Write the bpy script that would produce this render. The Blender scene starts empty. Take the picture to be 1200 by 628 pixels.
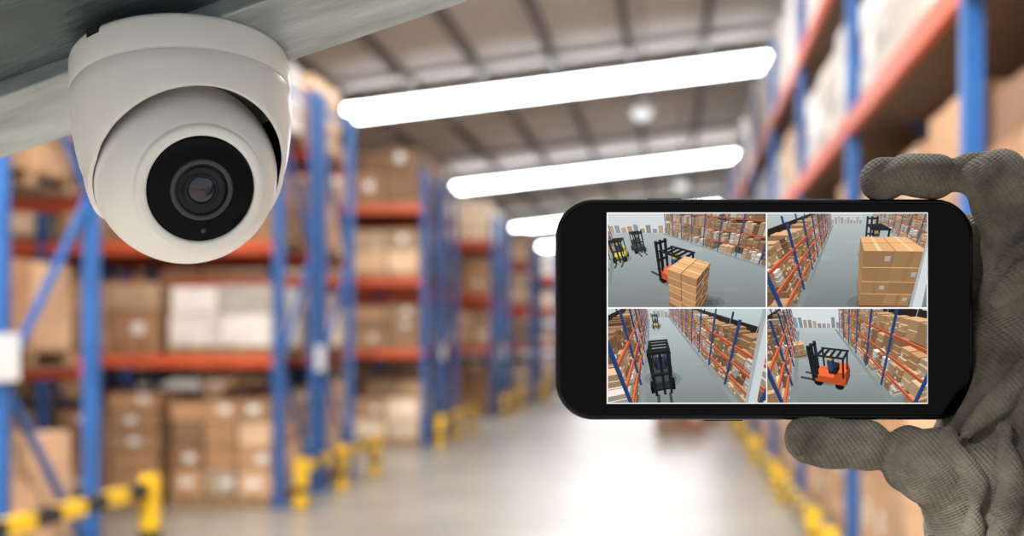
import bpy, bmesh, math, random
from mathutils import Vector, Matrix, Euler
random.seed(7)
scene = bpy.context.scene
scene.view_settings.view_transform = 'Standard'
scene.view_settings.look = 'None'
CAMH = 1.8
YAW = math.radians(7.22)

def lin(c):
    r = []
    for v in c[:3]:
        v = max(0, min(255, v))/255.0
        r.append(v/12.92 if v <= 0.04045 else ((v+0.055)/1.055)**2.4)
    return (r[0], r[1], r[2], 1.0)

# ------------------------------------------------------------ materials
def new_mat(name):
    m = bpy.data.materials.new(name); m.use_nodes = True
    nt = m.node_tree
    return m, nt, nt.nodes['Principled BSDF']

def mat(name, col, rough=0.5, metal=0.0, noise=None, amt=0.15, bump=0.0, bscale=None, attr=False, spec=0.5, coat=0.0, stretch=None):
    m, nt, b = new_mat(name)
    c = lin(col)
    b.inputs['Base Color'].default_value = c
    b.inputs['Roughness'].default_value = rough
    b.inputs['Metallic'].default_value = metal
    b.inputs['Specular IOR Level'].default_value = spec
    b.inputs['Coat Weight'].default_value = coat
    tc = nt.nodes.new('ShaderNodeTexCoord')
    vec = tc.outputs['Object']
    if stretch:
        mp = nt.nodes.new('ShaderNodeMapping'); mp.inputs['Scale'].default_value = stretch
        nt.links.new(vec, mp.inputs['Vector']); vec = mp.outputs[0]
    src = None
    if attr:
        a = nt.nodes.new('ShaderNodeAttribute'); a.attribute_name = 'Col'
        src = a.outputs['Color']
    if noise:
        n = nt.nodes.new('ShaderNodeTexNoise'); n.inputs['Scale'].default_value = noise
        n.inputs['Detail'].default_value = 6
        nt.links.new(vec, n.inputs['Vector'])
        mr = nt.nodes.new('ShaderNodeMapRange')
        mr.inputs['From Min'].default_value = 0.3; mr.inputs['From Max'].default_value = 0.7
        mr.inputs['To Min'].default_value = 1-amt; mr.inputs['To Max'].default_value = 1+amt
        nt.links.new(n.outputs['Fac'], mr.inputs['Value'])
        vm = nt.nodes.new('ShaderNodeVectorMath'); vm.operation = 'SCALE'
        if src: nt.links.new(src, vm.inputs[0])
        else: vm.inputs[0].default_value = c[:3]
        nt.links.new(mr.outputs['Result'], vm.inputs['Scale'])
        src = vm.outputs['Vector']
    if src: nt.links.new(src, b.inputs['Base Color'])
    if bump > 0:
        n2 = nt.nodes.new('ShaderNodeTexNoise'); n2.inputs['Scale'].default_value = bscale or 40
        n2.inputs['Detail'].default_value = 5
        nt.links.new(vec, n2.inputs['Vector'])
        bp = nt.nodes.new('ShaderNodeBump'); bp.inputs['Strength'].default_value = bump
        bp.inputs['Distance'].default_value = 0.4/(bscale or 40)
        nt.links.new(n2.outputs['Fac'], bp.inputs['Height'])
        nt.links.new(bp.outputs['Normal'], b.inputs['Normal'])
    return m

def emis(name, col, strength=1.0, attr=False):
    m = bpy.data.materials.new(name); m.use_nodes = True
    nt = m.node_tree; nt.nodes.clear()
    o = nt.nodes.new('ShaderNodeOutputMaterial'); e = nt.nodes.new('ShaderNodeEmission')
    e.inputs['Strength'].default_value = strength
    e.inputs['Color'].default_value = lin(col)
    if attr:
        a = nt.nodes.new('ShaderNodeAttribute'); a.attribute_name = 'Col'
        nt.links.new(a.outputs['Color'], e.inputs['Color'])
    nt.links.new(e.outputs[0], o.inputs[0])
    return m

M_blue = mat('rack_blue_paint', (40, 94, 158), 0.45, noise=3, amt=.14)
M_orange = mat('rack_orange_paint', (206, 88, 50), 0.5, noise=3, amt=.14)
M_deck = mat('rack_deck', (120, 96, 78), 0.8, noise=6)
M_carton = mat('carton_board', (190, 150, 110), 0.75, noise=5, amt=.14, attr=True)
M_wood = mat('pallet_wood', (160, 126, 90), 0.8, noise=8, amt=.2)
M_label = mat('carton_label', (236, 236, 232), 0.6)
M_yellow = mat('guard_yellow', (236, 190, 26), 0.45)
M_black = mat('guard_black', (28, 28, 30), 0.5)
M_sign = mat('sign_white', (225, 226, 228), 0.5)
M_purlin = mat('purlin_steel', (112, 109, 106), 0.6)
M_truss = mat('truss_steel', (166, 162, 158), 0.6)
M_lamp = mat('lamp_shell', (190, 190, 190), 0.4, metal=.3)
M_sky = emis('light_strip_diffuser', (248, 250, 255), 19.0)
M_skyf = mat('light_strip_housing', (225, 225, 225), .5)
M_disc = emis('lamp_diffuser', (250, 250, 250), 1.3)

# floor
M_floor, nt, b = new_mat('concrete_floor')
tc = nt.nodes.new('ShaderNodeTexCoord')
n = nt.nodes.new('ShaderNodeTexNoise'); n.inputs['Scale'].default_value = .6; n.inputs['Detail'].default_value = 8
r = nt.nodes.new('ShaderNodeValToRGB')
r.color_ramp.elements[0].position = .3; r.color_ramp.elements[0].color = lin((144, 138, 126))
r.color_ramp.elements[1].position = .7; r.color_ramp.elements[1].color = lin((168, 161, 148))
nt.links.new(tc.outputs['Object'], n.inputs['Vector']); nt.links.new(n.outputs['Fac'], r.inputs['Fac'])
nt.links.new(r.outputs['Color'], b.inputs['Base Color']); b.inputs['Roughness'].default_value = .3
# roof
M_roof, nt, b = new_mat('roof_sheet')
tc = nt.nodes.new('ShaderNodeTexCoord')
w = nt.nodes.new('ShaderNodeTexWave'); w.inputs['Scale'].default_value = 1.2
w.bands_direction = 'Y'
r = nt.nodes.new('ShaderNodeValToRGB')
r.color_ramp.elements[0].color = lin((224, 222, 218)); r.color_ramp.elements[1].color = lin((242, 240, 237))
nt.links.new(tc.outputs['Object'], w.inputs['Vector']); nt.links.new(w.outputs['Fac'], r.inputs['Fac'])
nt.links.new(r.outputs['Color'], b.inputs['Base Color']); b.inputs['Roughness'].default_value = .6
M_wall = mat('wall_cladding', (228, 228, 225), 0.7, noise=1.5, amt=.05)

# ------------------------------------------------------------ mesh builder
class MB:
    def __init__(s): s.v = []; s.f = []; s.m = []; s.c = []
    def obox(s, o, ex, ey, ez, mi=0, col=(1, 1, 1, 1), mbot=None):
        n = len(s.v); o = Vector(o); ex = Vector(ex); ey = Vector(ey); ez = Vector(ez)
        for k in (0, 1):
            for j in (0, 1):
                for i in (0, 1):
                    s.v.append(tuple(o+ex*i+ey*j+ez*k))
        for qi, q in enumerate(((0, 2, 3, 1), (4, 5, 7, 6), (0, 1, 5, 4), (2, 6, 7, 3), (0, 4, 6, 2), (1, 3, 7, 5))):
            s.f.append(tuple(n+a for a in q)); s.m.append(mbot if (mbot is not None and qi in (0, 2)) else mi); s.c.append(col)
    def box(s, x0, x1, y0, y1, z0, z1, mi=0, col=(1, 1, 1, 1)):
        s.obox((x0, y0, z0), (x1-x0, 0, 0), (0, y1-y0, 0), (0, 0, z1-z0), mi, col)
    def bar(s, a, b, w, mi=0):
        a = Vector(a); b = Vector(b); d = (b-a)
        u = d.normalized(); t = Vector((0, 0, 1)) if abs(u.z) < .9 else Vector((1, 0, 0))
        p = u.cross(t).normalized(); q = u.cross(p).normalized()
        s.obox(a-(p+q)*w/2, p*w, q*w, d, mi)
    def obj(s, name, mats, parent=None):
        me = bpy.data.meshes.new(name); me.from_pydata(s.v, [], s.f)
        for m in mats: me.materials.append(m)
        me.polygons.foreach_set('material_index', s.m)
        ca = me.color_attributes.new('Col', 'FLOAT_COLOR', 'CORNER')
        data = []
        for f, c in zip(s.f, s.c):
            for _ in f: data.extend(c)
        ca.data.foreach_set('color', data)
        me.update()
        bm = bmesh.new(); bm.from_mesh(me); bmesh.ops.recalc_face_normals(bm, faces=bm.faces); bm.to_mesh(me); bm.free()
        ob = bpy.data.objects.new(name, me); scene.collection.objects.link(ob)
        if parent: ob.parent = parent
        return ob

# ------------------------------------------------------------ room shell
XL, XR, YB, YF = -16.5, 7.5, -4.0, 78.0
def rz(x): return 8.38+0.1*x
mb = MB(); mb.box(XL, XR, YB, YF, -.2, 0); mb.obj('floor', [M_floor])
mb = MB()
mb.obox((XL, YB, rz(XL)), (XR-XL, 0, rz(XR)-rz(XL)), (0, YF-YB, 0), (0, 0, .15)); mb.obj('ceiling', [M_roof])
mb = MB(); mb.box(XL-.2, XL, YB, YF, 0, rz(XL)+.1); mb.obj('wall_left', [M_wall])
mb = MB(); mb.box(XR, XR+.2, YB, YF, 0, rz(XR)+.1); mb.obj('wall_right', [M_wall])
mb = MB(); mb.box(XL-.2, XR+.2, YF, YF+.2, 0, rz(XR)+.1); mb.obj('wall_far', [M_wall])
mb = MB()
x = -15.9
while x < XR:
    mb.box(x, x+.14, YB, YF, rz(x)-.2, rz(x)-.01, 0); x += 1.65
for y in range(3, 78, 6):
    mb.obox((XL, y, rz(XL)-.3), (XR-XL, 0, rz(XR)-rz(XL)), (0, .12, 0), (0, 0, .16), 1)
mb.obj('roof_trusses', [M_purlin, M_truss])
for (y0, y1) in ((2.5, 4.2), (14.8, 16.5), (29.0, 30.3), (43.8, 45.1), (60, 61.6), (72, 74)):
    mb = MB(); mb.obox((-7.6, y0, rz(-7.6)-.5), (9.7, 0, .97), (0, y1-y0, 0), (0, 0, .14), 1, mbot=0)
    for xx in (-6, -3, 0):
        for yy in (y0+.2, y1-.2): mb.box(xx, xx+.02, yy, yy+.02, rz(xx)-.4, rz(xx)-.01, 2)
    mb.obj('ceiling_light_strip', [M_sky, M_skyf, M_purlin])
for (x, y) in ((-.6, 24), (.2, 36)):
    bm = bmesh.new()
    bmesh.ops.create_cone(bm, cap_ends=True, segments=24, radius1=.26, radius2=.08, depth=.26)
    me = bpy.data.meshes.new('high_bay_lamp'); bm.to_mesh(me); bm.free(); me.materials.append(M_lamp)
    ob = bpy.data.objects.new('high_bay_lamp', me); scene.collection.objects.link(ob)
    ob.location = (x, y, rz(x)-2.1)
    mb = MB(); mb.box(-.015, .015, -.015, .015, .1, 2.08); mb.obj('rod', [M_purlin], ob)
    bm = bmesh.new(); bmesh.ops.create_uvsphere(bm, u_segments=16, v_segments=8, radius=.2)
    me = bpy.data.meshes.new('diffuser'); bm.to_mesh(me); bm.free(); me.materials.append(M_disc)
    o2 = bpy.data.objects.new('diffuser', me); scene.collection.objects.link(o2); o2.parent = ob; o2.location = (0, 0, -.1)

# ------------------------------------------------------------ racks
KR = [(218, 178, 140), (200, 158, 118), (226, 190, 152), (184, 142, 104), (208, 168, 128), (232, 206, 174), (164, 122, 88)]
WH = [(226, 218, 210), (216, 206, 194), (234, 228, 222)]
def load(mb, x0, x1, y0, y1, z, h, pal=None, n=(2, 2), lab='y'):
    for k in range(3):
        yy = y0+(y1-y0-.1)*k/2
        mb.box(x0, x1, yy, yy+.1, z, z+.09, 1)
    for k in range(5):
        xx = x0+(x1-x0-.12)*k/4
        mb.box(xx, xx+.12, y0, y1, z+.09, z+.12, 1)
    z += .12
    pal = pal or (WH if random.random() < .2 else KR)
    base = random.choice(pal)
    nx, ny = n
    if random.random() < .3: nx += 1
    nz = max(1, round(h/random.choice([.24, .32, .42, .5])))
    hh = h/nz
    for k in range(nz):
        for i in range(nx):
            drop = random.uniform(0, .25)*hh if k == nz-1 else 0
            for j in range(ny):
                if k == nz-1 and random.random() < .16: continue
                q = random.uniform(.78, 1.06)
                c = [v*q for v in (base if random.random() < .65 else random.choice(pal))]
                w = (x1-x0)/nx; d = (y1-y0)/ny
                g = random.uniform(.006, .03)
                zz = z+k*hh
                mb.box(x0+i*w+g, x0+(i+1)*w-g, y0+j*d+g, y0+(j+1)*d-g, zz+.003, zz+hh-.01-drop, 0, lin(c))
                if random.random() < .4:
                    if lab == 'y' and j == 0:
                        xx = x0+i*w+w*random.uniform(.3, .6); mb.box(xx, xx+.13, y0+g-.003, y0+g, zz+hh*.35, zz+hh*.65, 2)
                    if lab == 'x' and i == 0:
                        yy = y0+j*d+d*random.uniform(.3, .6); mb.box(x0+g-.003, x0+g, yy, yy+.13, zz+hh*.35, zz+hh*.65, 2)

def rack_x(x_end, bays, bw, y0, y1, levels, hp):
    r = MB(); c = MB(); P = .1
    for i in range(bays+1):
        x = x_end-i*bw
        for yy in (y0, y1-P):
            r.box(x-P, x, yy, yy+P, 0, hp, 0)
            r.box(x-P-.04, x+.04, yy-.03, yy+P+.03, 0, .015, 0)
        z = .25; s = 0
        while z+1.3 < hp:
            a, b = (y0+P, y1-P) if s else (y1-P, y0+P)
            r.bar((x-P/2, a, z), (x-P/2, b, z+1.3), .045, 0); z += 1.3; s = 1-s
        for z in (.25, hp-.2): r.bar((x-P/2, y0+P, z), (x-P/2, y1-P, z), .045, 0)
        if i == bays: break
        for L in levels:
            for yy in (y0-.01, y1-P+.06):
                r.box(x-bw, x-P, yy, yy+.06, L-.14, L, 1)
            r.box(x-bw+.02, x-P-.02, y0+.06, y1-.08, L-.05, L-.03, 2)
        for L in [0.0]+list(levels):
            nxt = [q for q in levels if q > L+.1]
            lim = (min(nxt)-L-.3) if nxt else 1.2
            wv = (bw-P-.2)/2
            for k in range(2):
                h = random.uniform(.8, 1.0)*min(lim-.14, 1.2)
                xa = x-P-.06-k*(wv+.06)
                load(c, xa-wv+random.uniform(.0, .08), xa, y0+.06, y1-.08, L-(.03 if L > .1 else 0), h)
    ro = r.obj('pallet_rack', [M_blue, M_orange, M_deck])
    c.obj('rack_cartons', [M_carton, M_wood, M_label], ro)

LV = (1.66, 2.9, 4.15)
rack_x(-4.2, 3, 2.7, 7.6, 9.0, LV, 4.8)
for ystart in (13.4, 21.6, 29.8, 38.0, 46.2, 54.4):
    rack_x(-4.2, 4, 2.7, ystart, ystart+1.45, LV, 4.8)
    rack_x(-4.2, 4, 2.7, ystart+1.7, ystart+3.15, LV, 4.8)

def rack_y(x0, x1, y_start, bays, bw, levels, hp):
    r = MB(); c = MB(); P = .1
    for i in range(bays+1):
        y = y_start+i*bw
        for xx in (x0, x1-P):
            r.box(xx, xx+P, y, y+P, 0, hp, 0)
            r.box(xx-.03, xx+P+.03, y-.04, y+P+.04, 0, .015, 0)
        z = .25; s = 0
        while z+1.3 < hp:
            a, b = (x0+P, x1-P) if s else (x1-P, x0+P)
            r.bar((a, y+P/2, z), (b, y+P/2, z+1.3), .045, 0); z += 1.3; s = 1-s
        if i == bays: break
        for L in levels:
            for xx in (x0-.01, x1-P+.06):
                r.box(xx, xx+.06, y+P, y+bw, L-.16, L, 1)
            r.box(x0+.06, x1-.08, y+P+.02, y+bw-.02, L-.05, L-.03, 2)
        for L in [0.0]+list(levels):
            nxt = [q for q in levels if q > L+.1]
            lim = (min(nxt)-L-.3) if nxt else 1.7
            wv = (bw-P-.3)/3
            for k in range(3):
                h = random.uniform(.76, 1.0)*min(lim-.14, 1.6)
                ya = y+P+.08+k*(wv+.06)
                load(c, x0+.08, x1-.1, ya, ya+wv-.04, L-(.03 if L > .1 else 0), h, pal=(WH if (L > 3 and random.random() < .65) else KR), n=(2, 2), lab='x')
    ro = r.obj('pallet_rack', [M_blue, M_orange, M_deck])
    c.obj('rack_cartons', [M_carton, M_wood, M_label], ro)
rack_y(1.45, 2.85, 2.3, 12, 4.4, (1.95, 3.7, 5.2), 6.4)
rack_y(3.05, 4.45, 2.3, 12, 4.4, (1.95, 3.7, 5.2), 6.4)

def guard(x, y0, y1, h, n):
    g = MB()
    for i in range(n+1):
        y = y0+(y1-y0)*i/n
        g.box(x-.06, x+.06, y-.06, y+.06, 0, h+.05, 0)
        g.box(x-.1, x+.1, y-.1, y+.1, 0, .015, 1)
        g.box(x-.063, x+.063, y-.063, y+.063, h*.35, h*.5, 1)
    k = 0; y = y0+.06
    while y < y1-.06:
        e = min(y+.34, y1-.06)
        g.box(x-.045, x+.045, y, e, h-.1, h, k % 2); k += 1; y = e
    g.obj('guard_rail', [M_yellow, M_black])
guard(-3.95, 6.4, 9.3, .74, 1)
for ystart in (13.4, 21.6, 29.8, 38.0, 46.2): guard(-3.95, ystart-.1, ystart+3.3, .5, 2)
for y in range(0, 8): guard(1.2, 7+y*4.4, 10.2+y*4.4, .3, 1)

for (y, z, s) in ((7.6, 1.55, .3), (13.4+1.45, 1.45, .3), (21.6+1.45, 1.45, .3), (29.8+1.45, 1.45, .3)):
    g = MB(); g.box(-4.199, -4.17, y-.16, y+.16, z, z+s, 0); g.obj('aisle_sign', [M_sign])

g = MB()
load(g, -.4, .6, 25.5, 26.6, 0, .8, pal=[(196, 120, 100), (186, 150, 130)])
load(g, .0, 1.0, 28.5, 29.6, 0, .9, pal=[(190, 110, 96), (200, 170, 150)])
g.obj('floor_pallet_cartons', [M_carton, M_wood, M_label])

# ------------------------------------------------------------ near frame helpers
NEAR = Matrix.Translation((0, 0, CAMH)) @ Matrix.Rotation(YAW, 4, 'Z')
def root(name, loc, rot=None):
    e = bpy.data.objects.new(name, None); scene.collection.objects.link(e)
    e.empty_display_size = .02
    e.matrix_world = NEAR @ Matrix.Translation(loc) @ (rot or Matrix.Identity(4))
    return e
def add_mesh(name, me, mats, parent=None, smooth=True):
    for m in mats: me.materials.append(m)
    if smooth:
        for p in me.polygons: p.use_smooth = True
    o = bpy.data.objects.new(name, me); scene.collection.objects.link(o)
    if parent: o.parent = parent
    return o
def bm_obj(name, bm, mats, parent=None, smooth=True):
    me = bpy.data.meshes.new(name); bm.to_mesh(me); bm.free()
    return add_mesh(name, me, mats, parent, smooth)

def revolve(profile, seg=128, scale=None):
    scale = scale or S
    bm = bmesh.new(); rings = []
    for (r, z) in profile:
        if r < 1e-6: rings.append([bm.verts.new((0, 0, z*scale))])
        else: rings.append([bm.verts.new((r*scale*math.cos(2*math.pi*i/seg), r*scale*math.sin(2*math.pi*i/seg), z*scale)) for i in range(seg)])
    for a, b in zip(rings[:-1], rings[1:]):
        for i in range(seg):
            j = (i+1) % seg
            if len(a) == 1 and len(b) == 1: continue
            if len(a) == 1: bm.faces.new((a[0], b[i], b[j]))
            elif len(b) == 1: bm.faces.new((a[i], b[0], a[j]))
            else: bm.faces.new((a[i], b[i], b[j], a[j]))
    bmesh.ops.recalc_face_normals(bm, faces=bm.faces)
    return bm

# ------------------------------------------------------------ dome camera
M_white = mat('camera_white_shell', (243, 241, 237), 0.28, bump=.03, bscale=900)
M_cav = mat('camera_cavity', (12, 12, 13), 0.6)
M_glass = mat('camera_black_glass', (6, 8, 14), 0.15, spec=.12)
M_ring = mat('lens_ring', (58, 58, 62), 0.35)
M_ring2 = mat('lens_barrel', (20, 20, 24), 0.3, spec=.3)
M_lens = mat('lens_glass', (22, 28, 54), 0.05, coat=.6)
M_lensin = mat('lens_core', (60, 20, 26), 0.1, coat=.5)
S = 0.52/1500
p0 = Vector(((212-600)*S, .52, (400-75)*S))
az = math.atan2(-p0.x, p0.y)
TILT = math.radians(14)
R = Matrix.Rotation(az, 4, 'Z') @ Matrix.Rotation(math.radians(-2.0), 4, 'Y') @ Matrix.Rotation(-TILT, 4, 'X')
cam_root = root('dome_security_camera', p0, R)
base_prof = [(0, 2), (119, 2), (122, 1), (124, -2), (125, -6), (125, -36), (124.4, -38.5), (122.5, -39), (122, -40), (0, -40)]
bm = revolve(base_prof, 160, S); base = bm_obj('mounting_base', bm, [M_white], cam_root)
base.modifiers.new('es', 'EDGE_SPLIT').split_angle = math.radians(40)
mbn = MB(); mbn.box(-10*S, 10*S, -125.4*S, -121*S, -8*S, 3*S)
nb = mbn.obj('rim_notch', [M_cav], cam_root); nb.rotation_euler = (0, 0, math.radians(-48))
zc = -136
prof = [(122.0, -40), (124, -40.6), (124.8, -42), (124.8, -58), (124, -76), (121.8, -94), (119, -112), (115.5, -128)]
prof += [(112*math.cos(math.radians(t))-5*math.sin(math.radians(min(90, t*1.6))), zc-110*math.sin(math.radians(t))) for t in range(2, 60, 3)]
bm = revolve(prof, 200, S)
P1 = Vector((34, -118, -82)); P2 = Vector((-106, -25, -160)); P3 = Vector((112, -22, -128))
nrm = (P2-P1).cross(P3-P1).normalized()
if nrm.y > 0: nrm = -nrm
bmesh.ops.bisect_plane(bm, geom=bm.verts[:]+bm.edges[:]+bm.faces[:], plane_co=P1*S, plane_no=nrm, clear_outer=True)
bmesh.ops.bisect_plane(bm, geom=bm.verts[:]+bm.edges[:]+bm.faces[:], plane_co=Vector((0, 0, -176))*S, plane_no=Vector((0, 0, -1)), clear_outer=True)
shell = bm_obj('turret_shell', bm, [M_white, M_cav], cam_root)
so = shell.modifiers.new('so', 'SOLIDIFY'); so.thickness = 5*S; so.offset = -1
so.material_offset = 1; so.material_offset_rim = 0
bv = shell.modifiers.new('bv', 'BEVEL'); bv.width = 1.6*S; bv.segments = 3; bv.limit_method = 'ANGLE'; bv.angle_limit = math.radians(50)
e23 = math.radians(23)
T = Vector((0, -math.cos(e23), -math.sin(e23))); U = Vector((0, -math.sin(e23), math.cos(e23)))
nv = (Vector((1, 0, 0))*.20-U*.19+T*.95).normalized()
ball = bpy.data.objects.new('eyeball', None); scene.collection.objects.link(ball); ball.parent = cam_root
ball.location = Vector((0, 0, zc))*S; ball.rotation_mode = 'QUATERNION'; ball.rotation_quaternion = nv.to_track_quat('Z', 'Y')
RB = 104
bp = [(RB*math.cos(math.radians(t)), RB*math.sin(math.radians(t))) for t in range(-90, 46, 3)]
bp[0] = (0, -RB)
bp += [(72.5, 74), (71.8, 75), (71.3, 77.5), (70.3, 79.5), (68.3, 81), (63, 82), (60.6, 81.6), (59.3, 80), (59, 76), (0, 76)]
bm = revolve(bp, 160, S); o = bm_obj('eyeball_shell', bm, [M_white], ball)
o.modifiers.new('es', 'EDGE_SPLIT').split_angle = math.radians(50)
def zs(pr): return [(a*.91, b_+6) for (a, b_) in pr]
bm = revolve(zs([(65, 71), (63.5, 73.2), (61, 74), (38, 75.2), (0, 75.8)]), 128, S); bm_obj('front_glass', bm, [M_glass], ball)
bm = revolve(zs([(38, 75), (37.5, 77.5), (36, 78.5), (33, 78.5), (31.5, 77), (31, 75.5)]), 96, S); bm_obj('lens_outer_ring', bm, [M_ring], ball)
bm = revolve(zs([(31, 75.9), (29, 76.2), (28.5, 77.8), (26, 78.2), (24.5, 77.6), (21, 76.4), (20, 76.2), (19.5, 77.4), (18, 77.8), (16.5, 77.2), (16, 76.2)]), 96, S); bm_obj('lens_barrel', bm, [M_ring2], ball)
bm = revolve(zs([(16, 76), (12, 78), (6, 79.6), (0, 80)]), 64, S); bm_obj('lens_glass', bm, [M_lens], ball)
bm = revolve(zs([(6.5, 79.6), (5, 80.2), (0, 80.8)]), 48, S); bm_obj('lens_core', bm, [M_lensin], ball)
bm = revolve(zs([(3.2, 75), (2.6, 76), (0, 76.4)]), 24, S); o = bm_obj('light_sensor', bm, [M_ring], ball)
o.location = (7*S, -46*S, .0)

# ------------------------------------------------------------ steel beam
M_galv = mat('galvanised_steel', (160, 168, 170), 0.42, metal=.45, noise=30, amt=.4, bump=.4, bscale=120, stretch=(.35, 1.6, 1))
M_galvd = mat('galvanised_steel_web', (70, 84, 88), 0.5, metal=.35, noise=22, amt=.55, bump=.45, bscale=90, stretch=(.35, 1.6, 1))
dn = R.to_3x3() @ Vector((0, 0, -1))
def onplane(px, py):
    r_ = Vector(((px-600)/1500, 1, (400-py)/1500)); t = p0.dot(dn)/r_.dot(dn); return r_*t
A1 = onplane(0, 187); B1 = onplane(556, 0); u = (B1-A1).normalized()
mid = (A1+B1)/2
v = u.cross(dn).normalized()
if v.y > 0: v = -v
Mb = Matrix((u, v, dn)).transposed().to_4x4()
beam = root('steel_beam', mid, Mb)
g = MB()
Lb = .55
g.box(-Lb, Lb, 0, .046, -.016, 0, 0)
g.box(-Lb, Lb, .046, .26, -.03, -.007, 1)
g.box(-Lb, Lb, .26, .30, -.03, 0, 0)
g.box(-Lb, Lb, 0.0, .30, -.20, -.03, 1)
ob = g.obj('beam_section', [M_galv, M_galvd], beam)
bv = ob.modifiers.new('bv', 'BEVEL'); bv.width = .0012; bv.segments = 3

# ------------------------------------------------------------ smartphone
Q = 0.48/1500
PC = (896.5, 362.5)
phone = root('smartphone', ((PC[0]-600)*Q, .48, (400-PC[1])*Q))
M_pframe = mat('phone_frame', (20, 20, 23), 0.25, metal=.5, spec=.3)
M_pglass = mat('phone_glass', (3, 3, 4), 0.08, spec=.1)
M_pback = mat('phone_back', (20, 20, 22), 0.4)
def rrect(w, h, r_, n=14):
    pts = []
    for (cx, cz, a0) in ((w/2-r_, h/2-r_, 0), (-w/2+r_, h/2-r_, 90), (-w/2+r_, -h/2+r_, 180), (w/2-r_, -h/2+r_, 270)):
        for i in range(n+1):
            a = math.radians(a0+90*i/n); pts.append((cx+r_*math.cos(a), cz+r_*math.sin(a)))
    return pts
W, H, RR = 490*Q, 259*Q, 44*Q
def layers(lst, name, mats, midx, cap0, cap1, parent):
    bm = bmesh.new(); rings = []
    for (ins, y) in lst:
        rings.append([bm.verts.new((a, y, b_)) for (a, b_) in rrect(W-2*ins, H-2*ins, RR-ins)])
    N = len(rings[0])
    for k, (a, b_) in enumerate(zip(rings[:-1], rings[1:])):
        for i in range(N):
            j = (i+1) % N
            f = bm.faces.new((a[i], a[j], b_[j], b_[i])); f.material_index = midx[k]
    f = bm.faces.new(rings[0]); f.material_index = cap0
    f = bm.faces.new(rings[-1]); f.material_index = cap1
    bmesh.ops.recalc_face_normals(bm, faces=bm.faces)
    return bm_obj(name, bm, mats, parent, smooth=False)
mm = .001
layers([(2.2*mm, .1*mm), (1.6*mm, 0), (.9*mm, .05*mm), (.35*mm, .45*mm), (0, 1.3*mm), (0, 6.9*mm), (.5*mm, 7.8*mm), (1.6*mm, 8.2*mm)],
       'phone_body', [M_pframe, M_pglass, M_pback], [0, 0, 0, 0, 0, 0, 2], 0, 2, phone)
layers([(1.5*mm, .3*mm), (1.5*mm, -.02*mm), (1.8*mm, -.2*mm)], 'front_glass_panel', [M_pglass], [0, 0], 0, 0, phone)
g = MB(); g.box((760-PC[0])*Q, (800-PC[0])*Q, 3*mm, 5.2*mm, H/2-.2*mm, H/2+.5*mm); g.box((826-PC[0])*Q, (872-PC[0])*Q, 3*mm, 5.2*mm, -H/2-.5*mm, -H/2+.2*mm)
g.obj('side_buttons', [M_pframe], phone)

DV = []; DF = []; DC = []
layer = [0]
def clip_rect(poly, x0, x1, y0, y1):
    def cl(p, ax, lim, sg):
        out = []
        for i in range(len(p)):
            a = p[i]; b_ = p[(i+1) % len(p)]
            ia = sg*(a[ax]-lim) >= 0; ib = sg*(b_[ax]-lim) >= 0
            if ia: out.append(a)
            if ia != ib:
                t = (lim-a[ax])/(b_[ax]-a[ax]); out.append((a[0]+t*(b_[0]-a[0]), a[1]+t*(b_[1]-a[1])))
        return out
    for ax, lim, sg in ((0, x0, 1), (0, x1, -1), (1, y0, 1), (1, y1, -1)):
        if len(poly) < 3: return []
        poly = cl(poly, ax, lim, sg)
    return poly
def emit(poly, col, rect):
    poly = clip_rect(poly, *rect)
    if len(poly) < 3: return
    area = 0
    for i in range(len(poly)):
        a = poly[i]; b_ = poly[(i+1) % len(poly)]; area += a[0]*b_[1]-a[1]*b_[0]
    if abs(area) < .25: return
    if area > 0: poly = poly[::-1]
    n0 = len(DV); layer[0] += 1
    y = -.25*mm-layer[0]*.3e-6
    for (a, b_) in poly: DV.append(((a-PC[0])*Q, y, (PC[1]-b_)*Q))
    DF.append(tuple(range(n0, n0+len(poly)))); DC.append(lin(col))

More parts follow.
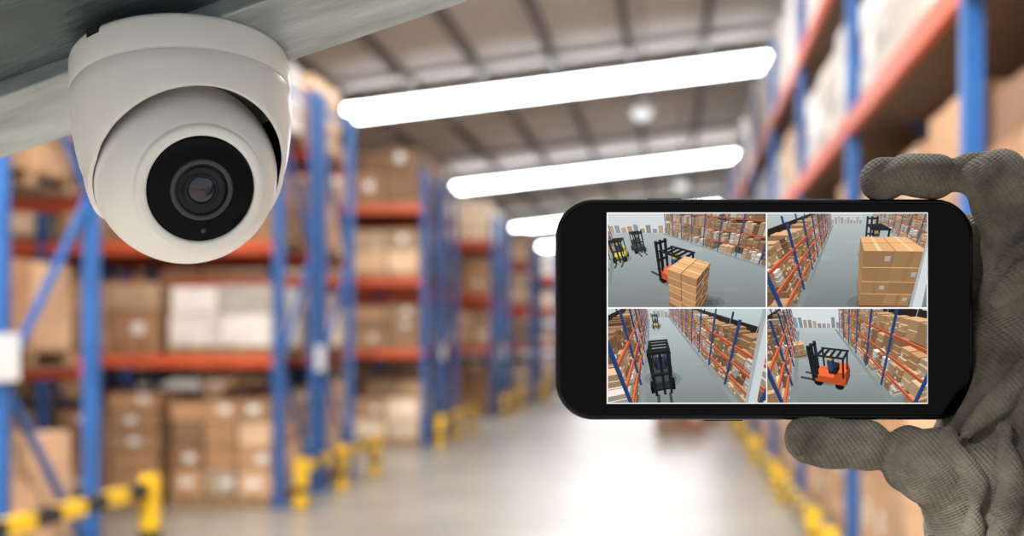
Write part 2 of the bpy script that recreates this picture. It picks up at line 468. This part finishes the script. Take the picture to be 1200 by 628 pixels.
HAZE = (190, 192, 190)
class View:
    def __init__(s, rect, F, hor, vx, H=6.0):
        s.rect = rect; s.cx = (rect[0]+rect[1])/2; s.cy = (rect[2]+rect[3])/2; s.F = F; s.H = H
        p = math.atan((s.cy-hor)/F); yaw = math.atan((vx-s.cx)/F)
        f = Vector((-math.sin(yaw)*math.cos(p), math.cos(yaw)*math.cos(p), -math.sin(p)))
        s.f = f; s.r = f.cross(Vector((0, 0, 1))).normalized(); s.u = s.r.cross(f)
        s.C = Vector((0, 0, H)); s.items = []
    def pr(s, P):
        d = P-s.C; return (d.dot(s.r), d.dot(s.u), d.dot(s.f))
    def ground(s, u, v):
        d = s.f*s.F+s.r*(u-s.cx)-s.u*(v-s.cy); t = -s.H/d.z; return s.C+d*t
    def face(s, pts, col):
        cp = [s.pr(p) for p in pts]; out = []
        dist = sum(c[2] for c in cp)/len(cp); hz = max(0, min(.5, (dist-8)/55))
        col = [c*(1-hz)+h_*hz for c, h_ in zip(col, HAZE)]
        for i in range(len(cp)):
            a = cp[i]; b_ = cp[(i+1) % len(cp)]; ia = a[2] > .3; ib = b_[2] > .3
            if ia: out.append(a)
            if ia != ib:
                t = (.3-a[2])/(b_[2]-a[2]); out.append(tuple(a[k]+t*(b_[k]-a[k]) for k in range(3)))
        if len(out) < 3: return
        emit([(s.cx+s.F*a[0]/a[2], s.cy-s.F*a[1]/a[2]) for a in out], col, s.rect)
    def box(s, o, ex, ey, h, col, bias=0, z0=0):
        o = Vector((o[0], o[1], z0)); s.items.append((o, Vector(ex), Vector(ey), Vector((0, 0, h)), col, bias))
    def flush(s):
        def key(it):
            c = it[0]+(it[1]+it[2]+it[3])/2; return -((c-s.C).length-it[5])
        s.items.sort(key=key)
        for (o, ex, ey, ez, col, b_) in s.items:
            c = o+(ex+ey+ez)/2
            for (a, e1, e2, n_) in ((o, ex, ez, None), (o+ey, ex, ez, None), (o, ey, ez, None), (o+ex, ey, ez, None), (o+ez, ex, ey, 'top')):
                fc = a+(e1+e2)/2; nn = e1.cross(e2)
                if nn.dot(fc-c) < 0: nn = -nn
                if nn.dot(s.C-fc) <= 0: continue
                nn.normalize()
                k = 1.16 if n_ else (.5+.36*abs(nn.dot(Vector((.8, .6, 0)))))  # lighter tops and shaded sides painted into the drawn face colours
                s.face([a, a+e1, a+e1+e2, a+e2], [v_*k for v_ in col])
        s.items = []
    def blob(s, u, v, w, h, k):
        for q in (1.0, .75, .5):
            emit([(u+w*q*math.cos(t*.393), v+h*q*math.sin(t*.393)) for t in range(16)], [c*k[0 if q == 1 else (1 if q == .75 else 2)] for c in s.fc(v)], s.rect)
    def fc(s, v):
        t = (v-s.rect[2])/(s.rect[3]-s.rect[2]); return [c*(1.2-.42*t) for c in s.col]  # floor reflection painted as a gradient, brighter toward the far end
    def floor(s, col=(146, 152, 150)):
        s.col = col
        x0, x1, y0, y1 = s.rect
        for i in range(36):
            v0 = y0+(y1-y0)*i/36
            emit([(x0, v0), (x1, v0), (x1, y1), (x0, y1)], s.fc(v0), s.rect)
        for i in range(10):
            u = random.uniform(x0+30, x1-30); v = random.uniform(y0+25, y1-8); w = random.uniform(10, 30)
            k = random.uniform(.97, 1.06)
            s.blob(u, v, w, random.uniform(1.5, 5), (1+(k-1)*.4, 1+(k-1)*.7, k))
    def wall(s, u0, u1, v, h=5.5, col=(214, 220, 222)):
        a = s.ground(u0, v); b_ = s.ground(u1, v)
        s.face([a, b_, b_+Vector((0, 0, h)), a+Vector((0, 0, h))], col)
        for i in range(14):
            p = a+(b_-a)*((i+.1)/14); q = a+(b_-a)*((i+.85)/14)
            hh = random.uniform(.8, 2.2)
            s.face([p, q, q+Vector((0, 0, hh)), p+Vector((0, 0, hh))], random.choice([(120, 130, 140), (176, 140, 104), (110, 112, 116), (160, 124, 92), (90, 116, 150)]))
    def rack(s, a, b_, side, h=5.4, depth=1.6, bw=2.7, levels=4):
        A = s.ground(*a); B = s.ground(*b_); d = (B-A); L = d.length; d.normalize()
        n_ = Vector((-d.y, d.x, 0))*side
        nb = max(1, int(L/bw)); lh = h/levels
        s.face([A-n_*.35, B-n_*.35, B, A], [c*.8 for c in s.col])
        for i in range(nb+1):
            p = A+d*(i*bw)
            for dd, bs in ((0, 1.3), (depth, -.5)):
                for sgm in range(levels):
                    s.box(p+n_*dd-d*.06, d*.12, n_*.12, lh+(.4 if sgm == levels-1 else 0), (48, 88, 152), bs, sgm*lh)
            if i == nb: break
            for l in range(levels):
                z = l*lh
                s.box(p+d*.05+n_*(depth-.1), d*(bw-.1), n_*.05, lh-.1, (58, 46, 40), -1.2, z)
                if l: s.box(p+d*.1, d*(bw-.2), n_*.1, .15, (200, 98, 62), 1.0, z-.15)
                if l: s.box(p+d*.1+n_*.1, d*(bw-.2), n_*(depth-.2), .05, (96, 68, 52), -.6, z-.08)
                k = random.choice([3, 4, 4, 5]); w = (bw-.25)/k
                pc = random.choice([(200, 158, 118), (182, 140, 100), (210, 174, 136), (166, 126, 90), (208, 198, 186), (152, 114, 84)])
                for q in range(k):
                    if random.random() < .05: continue
                    hh = lh*random.uniform(.58, .88)
                    c = pc if random.random() < .6 else random.choice([(200, 158, 118), (182, 140, 100), (214, 182, 146), (162, 122, 86), (218, 210, 200), (136, 102, 76)])
                    nn_ = random.choice([1, 2, 2, 3]) if i < 4 else random.choice([1, 2])
                    for e in range(nn_):
                        m_ = 1 if random.random() < .5 else .88
                        s.box(p+d*(.14+q*w)+n_*random.uniform(.12, .28), d*(w-.07), n_*(depth-.55), hh/nn_-.05, [v_*m_ for v_ in c], .02*e, z+hh*e/nn_)
                        if i < 4 and random.random() < .35:
                            s.box(p+d*(.14+q*w+w*.35)+n_*.1, d*(w*.2), n_*.02, .14, (228, 226, 220), .9, z+hh*e/nn_+.12)
    def stack(s, u, v, w=1.7, d=1.7, h=2.2, n=(2, 2, 4), ang=.35, col=(204, 156, 108)):
        s.blob(u, v-3, w*14, w*4.5, (.9, .78, .66))  # soft shadow painted on the drawn floor under the stack
        P = s.ground(u, v); ex = Vector((math.cos(ang), math.sin(ang), 0)); ey = Vector((-math.sin(ang), math.cos(ang), 0))
        P = P-ex*w/2
        s.box(P-ex*.05-ey*.05, ex*(w+.1), ey*(d+.1), .15, (140, 100, 64), -.5)
        for k in range(n[2]):
            for i in range(n[0]):
                for j in range(n[1]):
                    kk = random.uniform(.93, 1.06)
                    g_ = .025
                    o = P+ex*(w*i/n[0]+g_)+ey*(d*j/n[1]+g_); sw = w/n[0]-2*g_; sd = d/n[1]-2*g_
                    z = .15+k*h/n[2]; hh = h/n[2]-.04
                    s.box(o, ex*sw, ey*sd, hh, [c*kk for c in col], k*.35, z)
                    if j == 0: s.box(o+ex*sw*.42-ey*.01, ex*sw*.16, ey*.01, hh, (196, 150, 108), k*.35+.7, z)
                    if j == 0 and (i+k) % 2: s.box(o+ex*sw*.7-ey*.02, ex*sw*.18, ey*.01, hh*.3, (226, 218, 206), k*.35+.8, z+hh*.4)
                    if k == n[2]-1:
                        s.box(o+ex*sw*.44, ex*sw*.12, ey*sd, .012, (222, 184, 142), k*.35+.6, z+hh)
    def fork(s, u, v, ang, k=1.0, col=(214, 92, 48)):
        P = s.ground(u, v)
        dd = s.pr(P)[2]
        s.blob(u, v-2, 1.1*k*s.F/dd, .5*k*s.F/dd, (.88, .72, .55))  # painted soft shadow beneath the drawn forklift
        ex = Vector((math.cos(ang), math.sin(ang), 0))*k; ey = Vector((-math.sin(ang), math.cos(ang), 0))*k
        P = P-ey*1.1
        def b(x, y, w, d, z, h, c, bias=0): s.box(P+ex*(x)+ey*(y), ex*w, ey*d, h*k, c, bias, z*k)
        dk = (40, 42, 46)
        for (x, y) in ((-.62, .1), (.42, .1), (-.6, 1.5), (.4, 1.5)):
            b(x, y, .22, .5, .08, .4, (24, 24, 26), .1); b(x, y+.1, .22, .3, 0, .56, (28, 28, 30), .1)
        b(-.5, 0, 1.0, .7, .25, .95, col, .3)
        b(-.42, -.06, .84, .1, .3, .6, (44, 44, 48), .2)
        b(-.5, .7, 1.0, 1.3, .25, .5, col, .2)
        b(-.3, .6, .6, .5, .85, .5, dk, .3)
        for (x, y) in ((-.5, .1), (.42, .1), (-.5, 1.7), (.42, 1.7)): b(x, y, .09, .09, .8, 1.3, dk, .4)
        for q in range(5): b(-.52, .05+q*.38, 1.04, .12, 2.1, .08, dk, .8)
        for x in (-.52, .42): b(x, .05, .1, 1.75, 2.1, .08, dk, .8)
        b(-.2, .9, .4, .3, 1.0, .7, (60, 78, 110), .4)
        b(-.12, .95, .24, .24, 1.7, .3, (226, 190, 60), .5)
        for x in (-.42, -.1, .3): b(x, 2.1, .12, .14, .1, 2.5, dk, .3)
        for z in (.4, 1.3, 2.4): b(-.42, 2.1, .86, .12, z, .12, dk, .3)
        for x in (-.35, .22): b(x, 2.2, .13, 1.0, .08, .07, (60, 60, 60), -.2)

emit([(711, 249), (1087, 249), (1087, 473), (711, 473)], (250, 250, 250), (711, 1087, 249, 473))
base_layer = layer[0]; mxl = 0
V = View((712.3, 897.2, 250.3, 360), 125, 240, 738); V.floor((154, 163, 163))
V.wall(700, 800, 273)
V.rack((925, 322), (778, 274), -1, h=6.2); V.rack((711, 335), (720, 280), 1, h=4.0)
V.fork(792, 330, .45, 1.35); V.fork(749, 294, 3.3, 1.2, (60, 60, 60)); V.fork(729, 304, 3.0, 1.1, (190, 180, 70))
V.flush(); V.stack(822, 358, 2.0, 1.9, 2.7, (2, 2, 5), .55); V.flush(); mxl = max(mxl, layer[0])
layer[0] = base_layer
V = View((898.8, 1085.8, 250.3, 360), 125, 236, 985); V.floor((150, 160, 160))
V.wall(960, 1010, 262, col=(196, 204, 208))
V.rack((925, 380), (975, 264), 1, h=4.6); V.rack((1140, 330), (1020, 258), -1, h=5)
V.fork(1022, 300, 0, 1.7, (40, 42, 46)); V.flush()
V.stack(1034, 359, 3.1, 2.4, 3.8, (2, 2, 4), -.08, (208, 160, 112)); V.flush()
emit([(1064, 360), (1079, 360), (1092, 296), (1092, 254)], (206, 212, 214), V.rect)
emit([(1064, 360), (1068, 360), (1092, 262), (1092, 254)], (168, 176, 180), V.rect); mxl = max(mxl, layer[0])
layer[0] = base_layer
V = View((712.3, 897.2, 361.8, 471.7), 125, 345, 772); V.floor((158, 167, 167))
V.wall(740, 800, 372, col=(200, 208, 212))
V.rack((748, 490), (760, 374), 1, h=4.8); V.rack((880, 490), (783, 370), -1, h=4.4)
V.fork(777, 446, 3.14, 1.35, (60, 62, 66)); V.fork(769, 384, 3.14, 1.1, (210, 176, 70)); V.flush()
emit([(872, 472), (886, 472), (898, 410), (898, 362), (893, 362)], (198, 204, 206), V.rect)
emit([(872, 472), (876, 472), (898, 366), (898, 362), (893, 362)], (160, 168, 172), V.rect); mxl = max(mxl, layer[0])
layer[0] = base_layer
V = View((898.8, 1085.8, 361.8, 471.7), 125, 346, 950); V.floor((158, 168, 169))
V.wall(915, 990, 384, h=7)
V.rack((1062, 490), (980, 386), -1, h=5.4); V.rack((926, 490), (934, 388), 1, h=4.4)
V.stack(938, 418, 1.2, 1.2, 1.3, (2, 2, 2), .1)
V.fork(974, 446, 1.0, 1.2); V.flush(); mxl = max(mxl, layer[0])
me = bpy.data.meshes.new('screen_display'); me.from_pydata(DV, [], DF)
ca = me.color_attributes.new('Col', 'FLOAT_COLOR', 'CORNER'); dd = []
for f, c in zip(DF, DC):
    for _ in f: dd.extend(c)
ca.data.foreach_set('color', dd); me.update()
print('display faces', len(DF), 'layers', mxl)
add_mesh('screen_display', me, [emis('display_pixels', (255, 255, 255), 1.08, attr=True)], phone, smooth=False)

# ------------------------------------------------------------ gloved hand
M_glove, nt, b = new_mat('glove_fabric')
tc = nt.nodes.new('ShaderNodeTexCoord')
n1 = nt.nodes.new('ShaderNodeTexNoise'); n1.inputs['Scale'].default_value = 40; n1.inputs['Detail'].default_value = 8; n1.inputs['Roughness'].default_value = .6
nt.links.new(tc.outputs['Object'], n1.inputs['Vector'])
r = nt.nodes.new('ShaderNodeValToRGB')
r.color_ramp.elements[0].position = .34; r.color_ramp.elements[0].color = lin((80, 74, 65))
r.color_ramp.elements[1].position = .68; r.color_ramp.elements[1].color = lin((134, 127, 114))
nt.links.new(n1.outputs['Fac'], r.inputs['Fac']); nt.links.new(r.outputs['Color'], b.inputs['Base Color'])
b.inputs['Roughness'].default_value = .92; b.inputs['Sheen Weight'].default_value = .1; b.inputs['Specular IOR Level'].default_value = .2
mp = nt.nodes.new('ShaderNodeMapping'); mp.inputs['Rotation'].default_value = (0, math.radians(35), 0)
nt.links.new(tc.outputs['Object'], mp.inputs['Vector'])
w1 = nt.nodes.new('ShaderNodeTexWave'); w1.inputs['Scale'].default_value = 190; w1.bands_direction = 'X'; w1.inputs['Distortion'].default_value = .8; w1.inputs['Detail Scale'].default_value = 20
w2 = nt.nodes.new('ShaderNodeTexWave'); w2.inputs['Scale'].default_value = 290; w2.bands_direction = 'Z'; w2.inputs['Distortion'].default_value = .6
w3 = nt.nodes.new('ShaderNodeTexNoise'); w3.inputs['Scale'].default_value = 900
nt.links.new(mp.outputs[0], w1.inputs['Vector']); nt.links.new(mp.outputs[0], w2.inputs['Vector']); nt.links.new(tc.outputs['Object'], w3.inputs['Vector'])
mx = nt.nodes.new('ShaderNodeMath'); mx.operation = 'MULTIPLY_ADD'; mx.inputs[1].default_value = .5
nt.links.new(w2.outputs['Fac'], mx.inputs[0]); nt.links.new(w1.outputs['Fac'], mx.inputs[2])
mx2 = nt.nodes.new('ShaderNodeMath'); mx2.operation = 'MULTIPLY_ADD'; mx2.inputs[1].default_value = .6
nt.links.new(w3.outputs['Fac'], mx2.inputs[0]); nt.links.new(mx.outputs[0], mx2.inputs[2])
bp_ = nt.nodes.new('ShaderNodeBump'); bp_.inputs['Strength'].default_value = .8; bp_.inputs['Distance'].default_value = .0006
nt.links.new(mx2.outputs[0], bp_.inputs['Height']); nt.links.new(bp_.outputs['Normal'], b.inputs['Normal'])

hand = root('gloved_hand', ((PC[0]-600)*Q, .48, (400-PC[1])*Q))
def chain(bmT, pts):
    for a, c in zip(pts[:-1], pts[1:]):
        bm = bmesh.new()
        for (x, y, d, r_) in (a, c):
            bmesh.ops.create_uvsphere(bm, u_segments=20, v_segments=14, radius=r_*Q,
                                      matrix=Matrix.Translation(((x-PC[0])*Q, d*Q, (PC[1]-y)*Q)))
        res = bmesh.ops.convex_hull(bm, input=bm.verts)
        bmesh.ops.delete(bm, geom=[e for e in res['geom_interior'] if isinstance(e, bmesh.types.BMVert)], context='VERTS')
        me = bpy.data.meshes.new('tmp'); bm.to_mesh(me); bm.free(); bmT.from_mesh(me); bpy.data.meshes.remove(me)
bmT = bmesh.new()
# index finger along the top edge (finger tip, then the bent knuckle)
chain(bmT, [(1039, 208, 10, 23.5), (1058, 206, 10, 26), (1082, 206, 10, 25), (1102, 207, 10, 25.5), (1117, 208, 10, 18)])
chain(bmT, [(1117, 208, 10, 18), (1140, 205, -4, 28), (1160, 211, -10, 37), (1178, 240, -12, 40), (1188, 268, -10, 37), (1200, 312, -4, 48), (1216, 380, 22, 66)])
# thumb along the lower edge
chain(bmT, [(944, 519, 4, 27.5), (968, 518, 4, 31.5), (994, 520, 3, 29), (1016, 523, 2, 31), (1044, 529, 4, 21)])
chain(bmT, [(1044, 529, 4, 21), (1072, 538, -6, 42), (1094, 545, -6, 47)])
chain(bmT, [(1094, 545, -2, 40), (1128, 560, 4, 58), (1200, 560, 20, 92)])
# palm and heel
chain(bmT, [(1216, 380, 22, 66), (1218, 440, 24, 76), (1202, 520, 24, 94), (1186, 600, 28, 98), (1220, 700, 26, 100), (1290, 820, 0, 92)])
chain(bmT, [(1300, 330, 60, 55), (1320, 450, 60, 75), (1290, 560, 50, 80), (1250, 700, 30, 88)])
# web of the hand behind the end of the phone
chain(bmT, [(1168, 300, 66, 30), (1166, 350, 70, 32), (1166, 400, 70, 32), (1180, 460, 70, 40)])
# raised folds of fabric across the palm and knuckles
for pts in ([(1120, 505, -44, 9), (1150, 470, -50, 13), (1184, 430, -50, 10)],
            [(1098, 506, -40, 8), (1124, 560, -58, 10), (1118, 612, -58, 9)],
            [(1150, 500, -64, 9), (1160, 560, -72, 12), (1146, 620, -68, 10)],
            [(1196, 452, -60, 9), (1190, 520, -74, 12), (1196, 600, -74, 10)],
            [(1158, 352, -30, 8), (1182, 322, -48, 11), (1212, 300, -48, 9)],
            [(1160, 318, -20, 7), (1180, 292, -46, 9), (1206, 276, -44, 8)]):
    chain(bmT, pts)
# middle, ring, little fingers behind the phone
chain(bmT, [(1290, 300, 62, 46), (1235, 268, 80, 34), (1160, 272, 62, 28), (1085, 280, 58, 26), (1040, 284, 56, 24)])
chain(bmT, [(1300, 360, 70, 46), (1240, 330, 94, 34), (1165, 334, 66, 28), (1080, 338, 58, 26), (1030, 340, 56, 24)])
chain(bmT, [(1300, 430, 70, 46), (1240, 392, 88, 32), (1170, 396, 64, 27), (1110, 396, 56, 24), (1065, 396, 54, 22)])
glove = bm_obj('glove_body', bmT, [M_glove], hand)
rm = glove.modifiers.new('rm', 'REMESH'); rm.mode = 'VOXEL'; rm.voxel_size = .0008; rm.use_smooth_shade = True
sm = glove.modifiers.new('sm', 'SMOOTH'); sm.iterations = 6; sm.factor = .6
tx = bpy.data.textures.new('glove_wrinkles', 'WOOD'); tx.wood_type = 'BANDNOISE'; tx.noise_scale = .03; tx.turbulence = 9; tx.noise_basis_2 = 'SIN'
dm = glove.modifiers.new('dm', 'DISPLACE'); dm.texture = tx; dm.texture_coords = 'LOCAL'; dm.strength = .0016; dm.mid_level = .5
tx = bpy.data.textures.new('glove_folds', 'MUSGRAVE'); tx.musgrave_type = 'RIDGED_MULTIFRACTAL'; tx.noise_scale = .024; tx.octaves = 1.5
dm = glove.modifiers.new('dm2', 'DISPLACE'); dm.texture = tx; dm.texture_coords = 'LOCAL'; dm.strength = -.0028; dm.mid_level = .6
M_sleeve = mat('jacket_sleeve', (44, 50, 62), .9, noise=60, amt=.2, bump=.3, bscale=300)
bmT = bmesh.new(); chain(bmT, [(1275, 800, 5, 104), (1350, 960, -60, 116), (1440, 1300, -260, 130)])
bm_obj('jacket_sleeve', bmT, [M_sleeve], hand)

# ------------------------------------------------------------ lights / world
w = bpy.data.worlds.new('World'); scene.world = w; w.use_nodes = True
bg = w.node_tree.nodes['Background']; bg.inputs[0].default_value = (.97, .98, 1, 1); bg.inputs[1].default_value = .75
def area(name, loc, tgt, size, power, col=(1, 1, 1)):
    l = bpy.data.lights.new(name, 'AREA'); l.size = size; l.energy = power; l.color = col
    o = bpy.data.objects.new(name, l); scene.collection.objects.link(o); o.location = loc
    o.rotation_euler = (Vector(tgt)-Vector(loc)).to_track_quat('-Z', 'Y').to_euler()
area('added_key_light', (-2.6, -2.2, 4.2), (-.1, .5, 1.9), 1.0, 480, (1, .985, .96))  # unseen key light, added to brighten the dome camera and hand
area('added_rack_fill', (-2.0, 3.5, 7.2), (-6.0, 19, 2.6), 1.5, 1000, (1, .96, .91))  # unseen fill light above the view, added to lift the rack fronts

# ------------------------------------------------------------ camera
cd = bpy.data.cameras.new('camera'); cam = bpy.data.objects.new('camera', cd); scene.collection.objects.link(cam)
cam.location = (0, 0, CAMH); cam.rotation_euler = (math.radians(90), 0, YAW)
cd.sensor_width = 36; cd.lens = 45; cd.shift_y = 86/1200; cd.clip_start = .02; cd.clip_end = 300
cd.dof.use_dof = True; cd.dof.focus_distance = .482; cd.dof.aperture_fstop = 7.5
scene.camera = cam
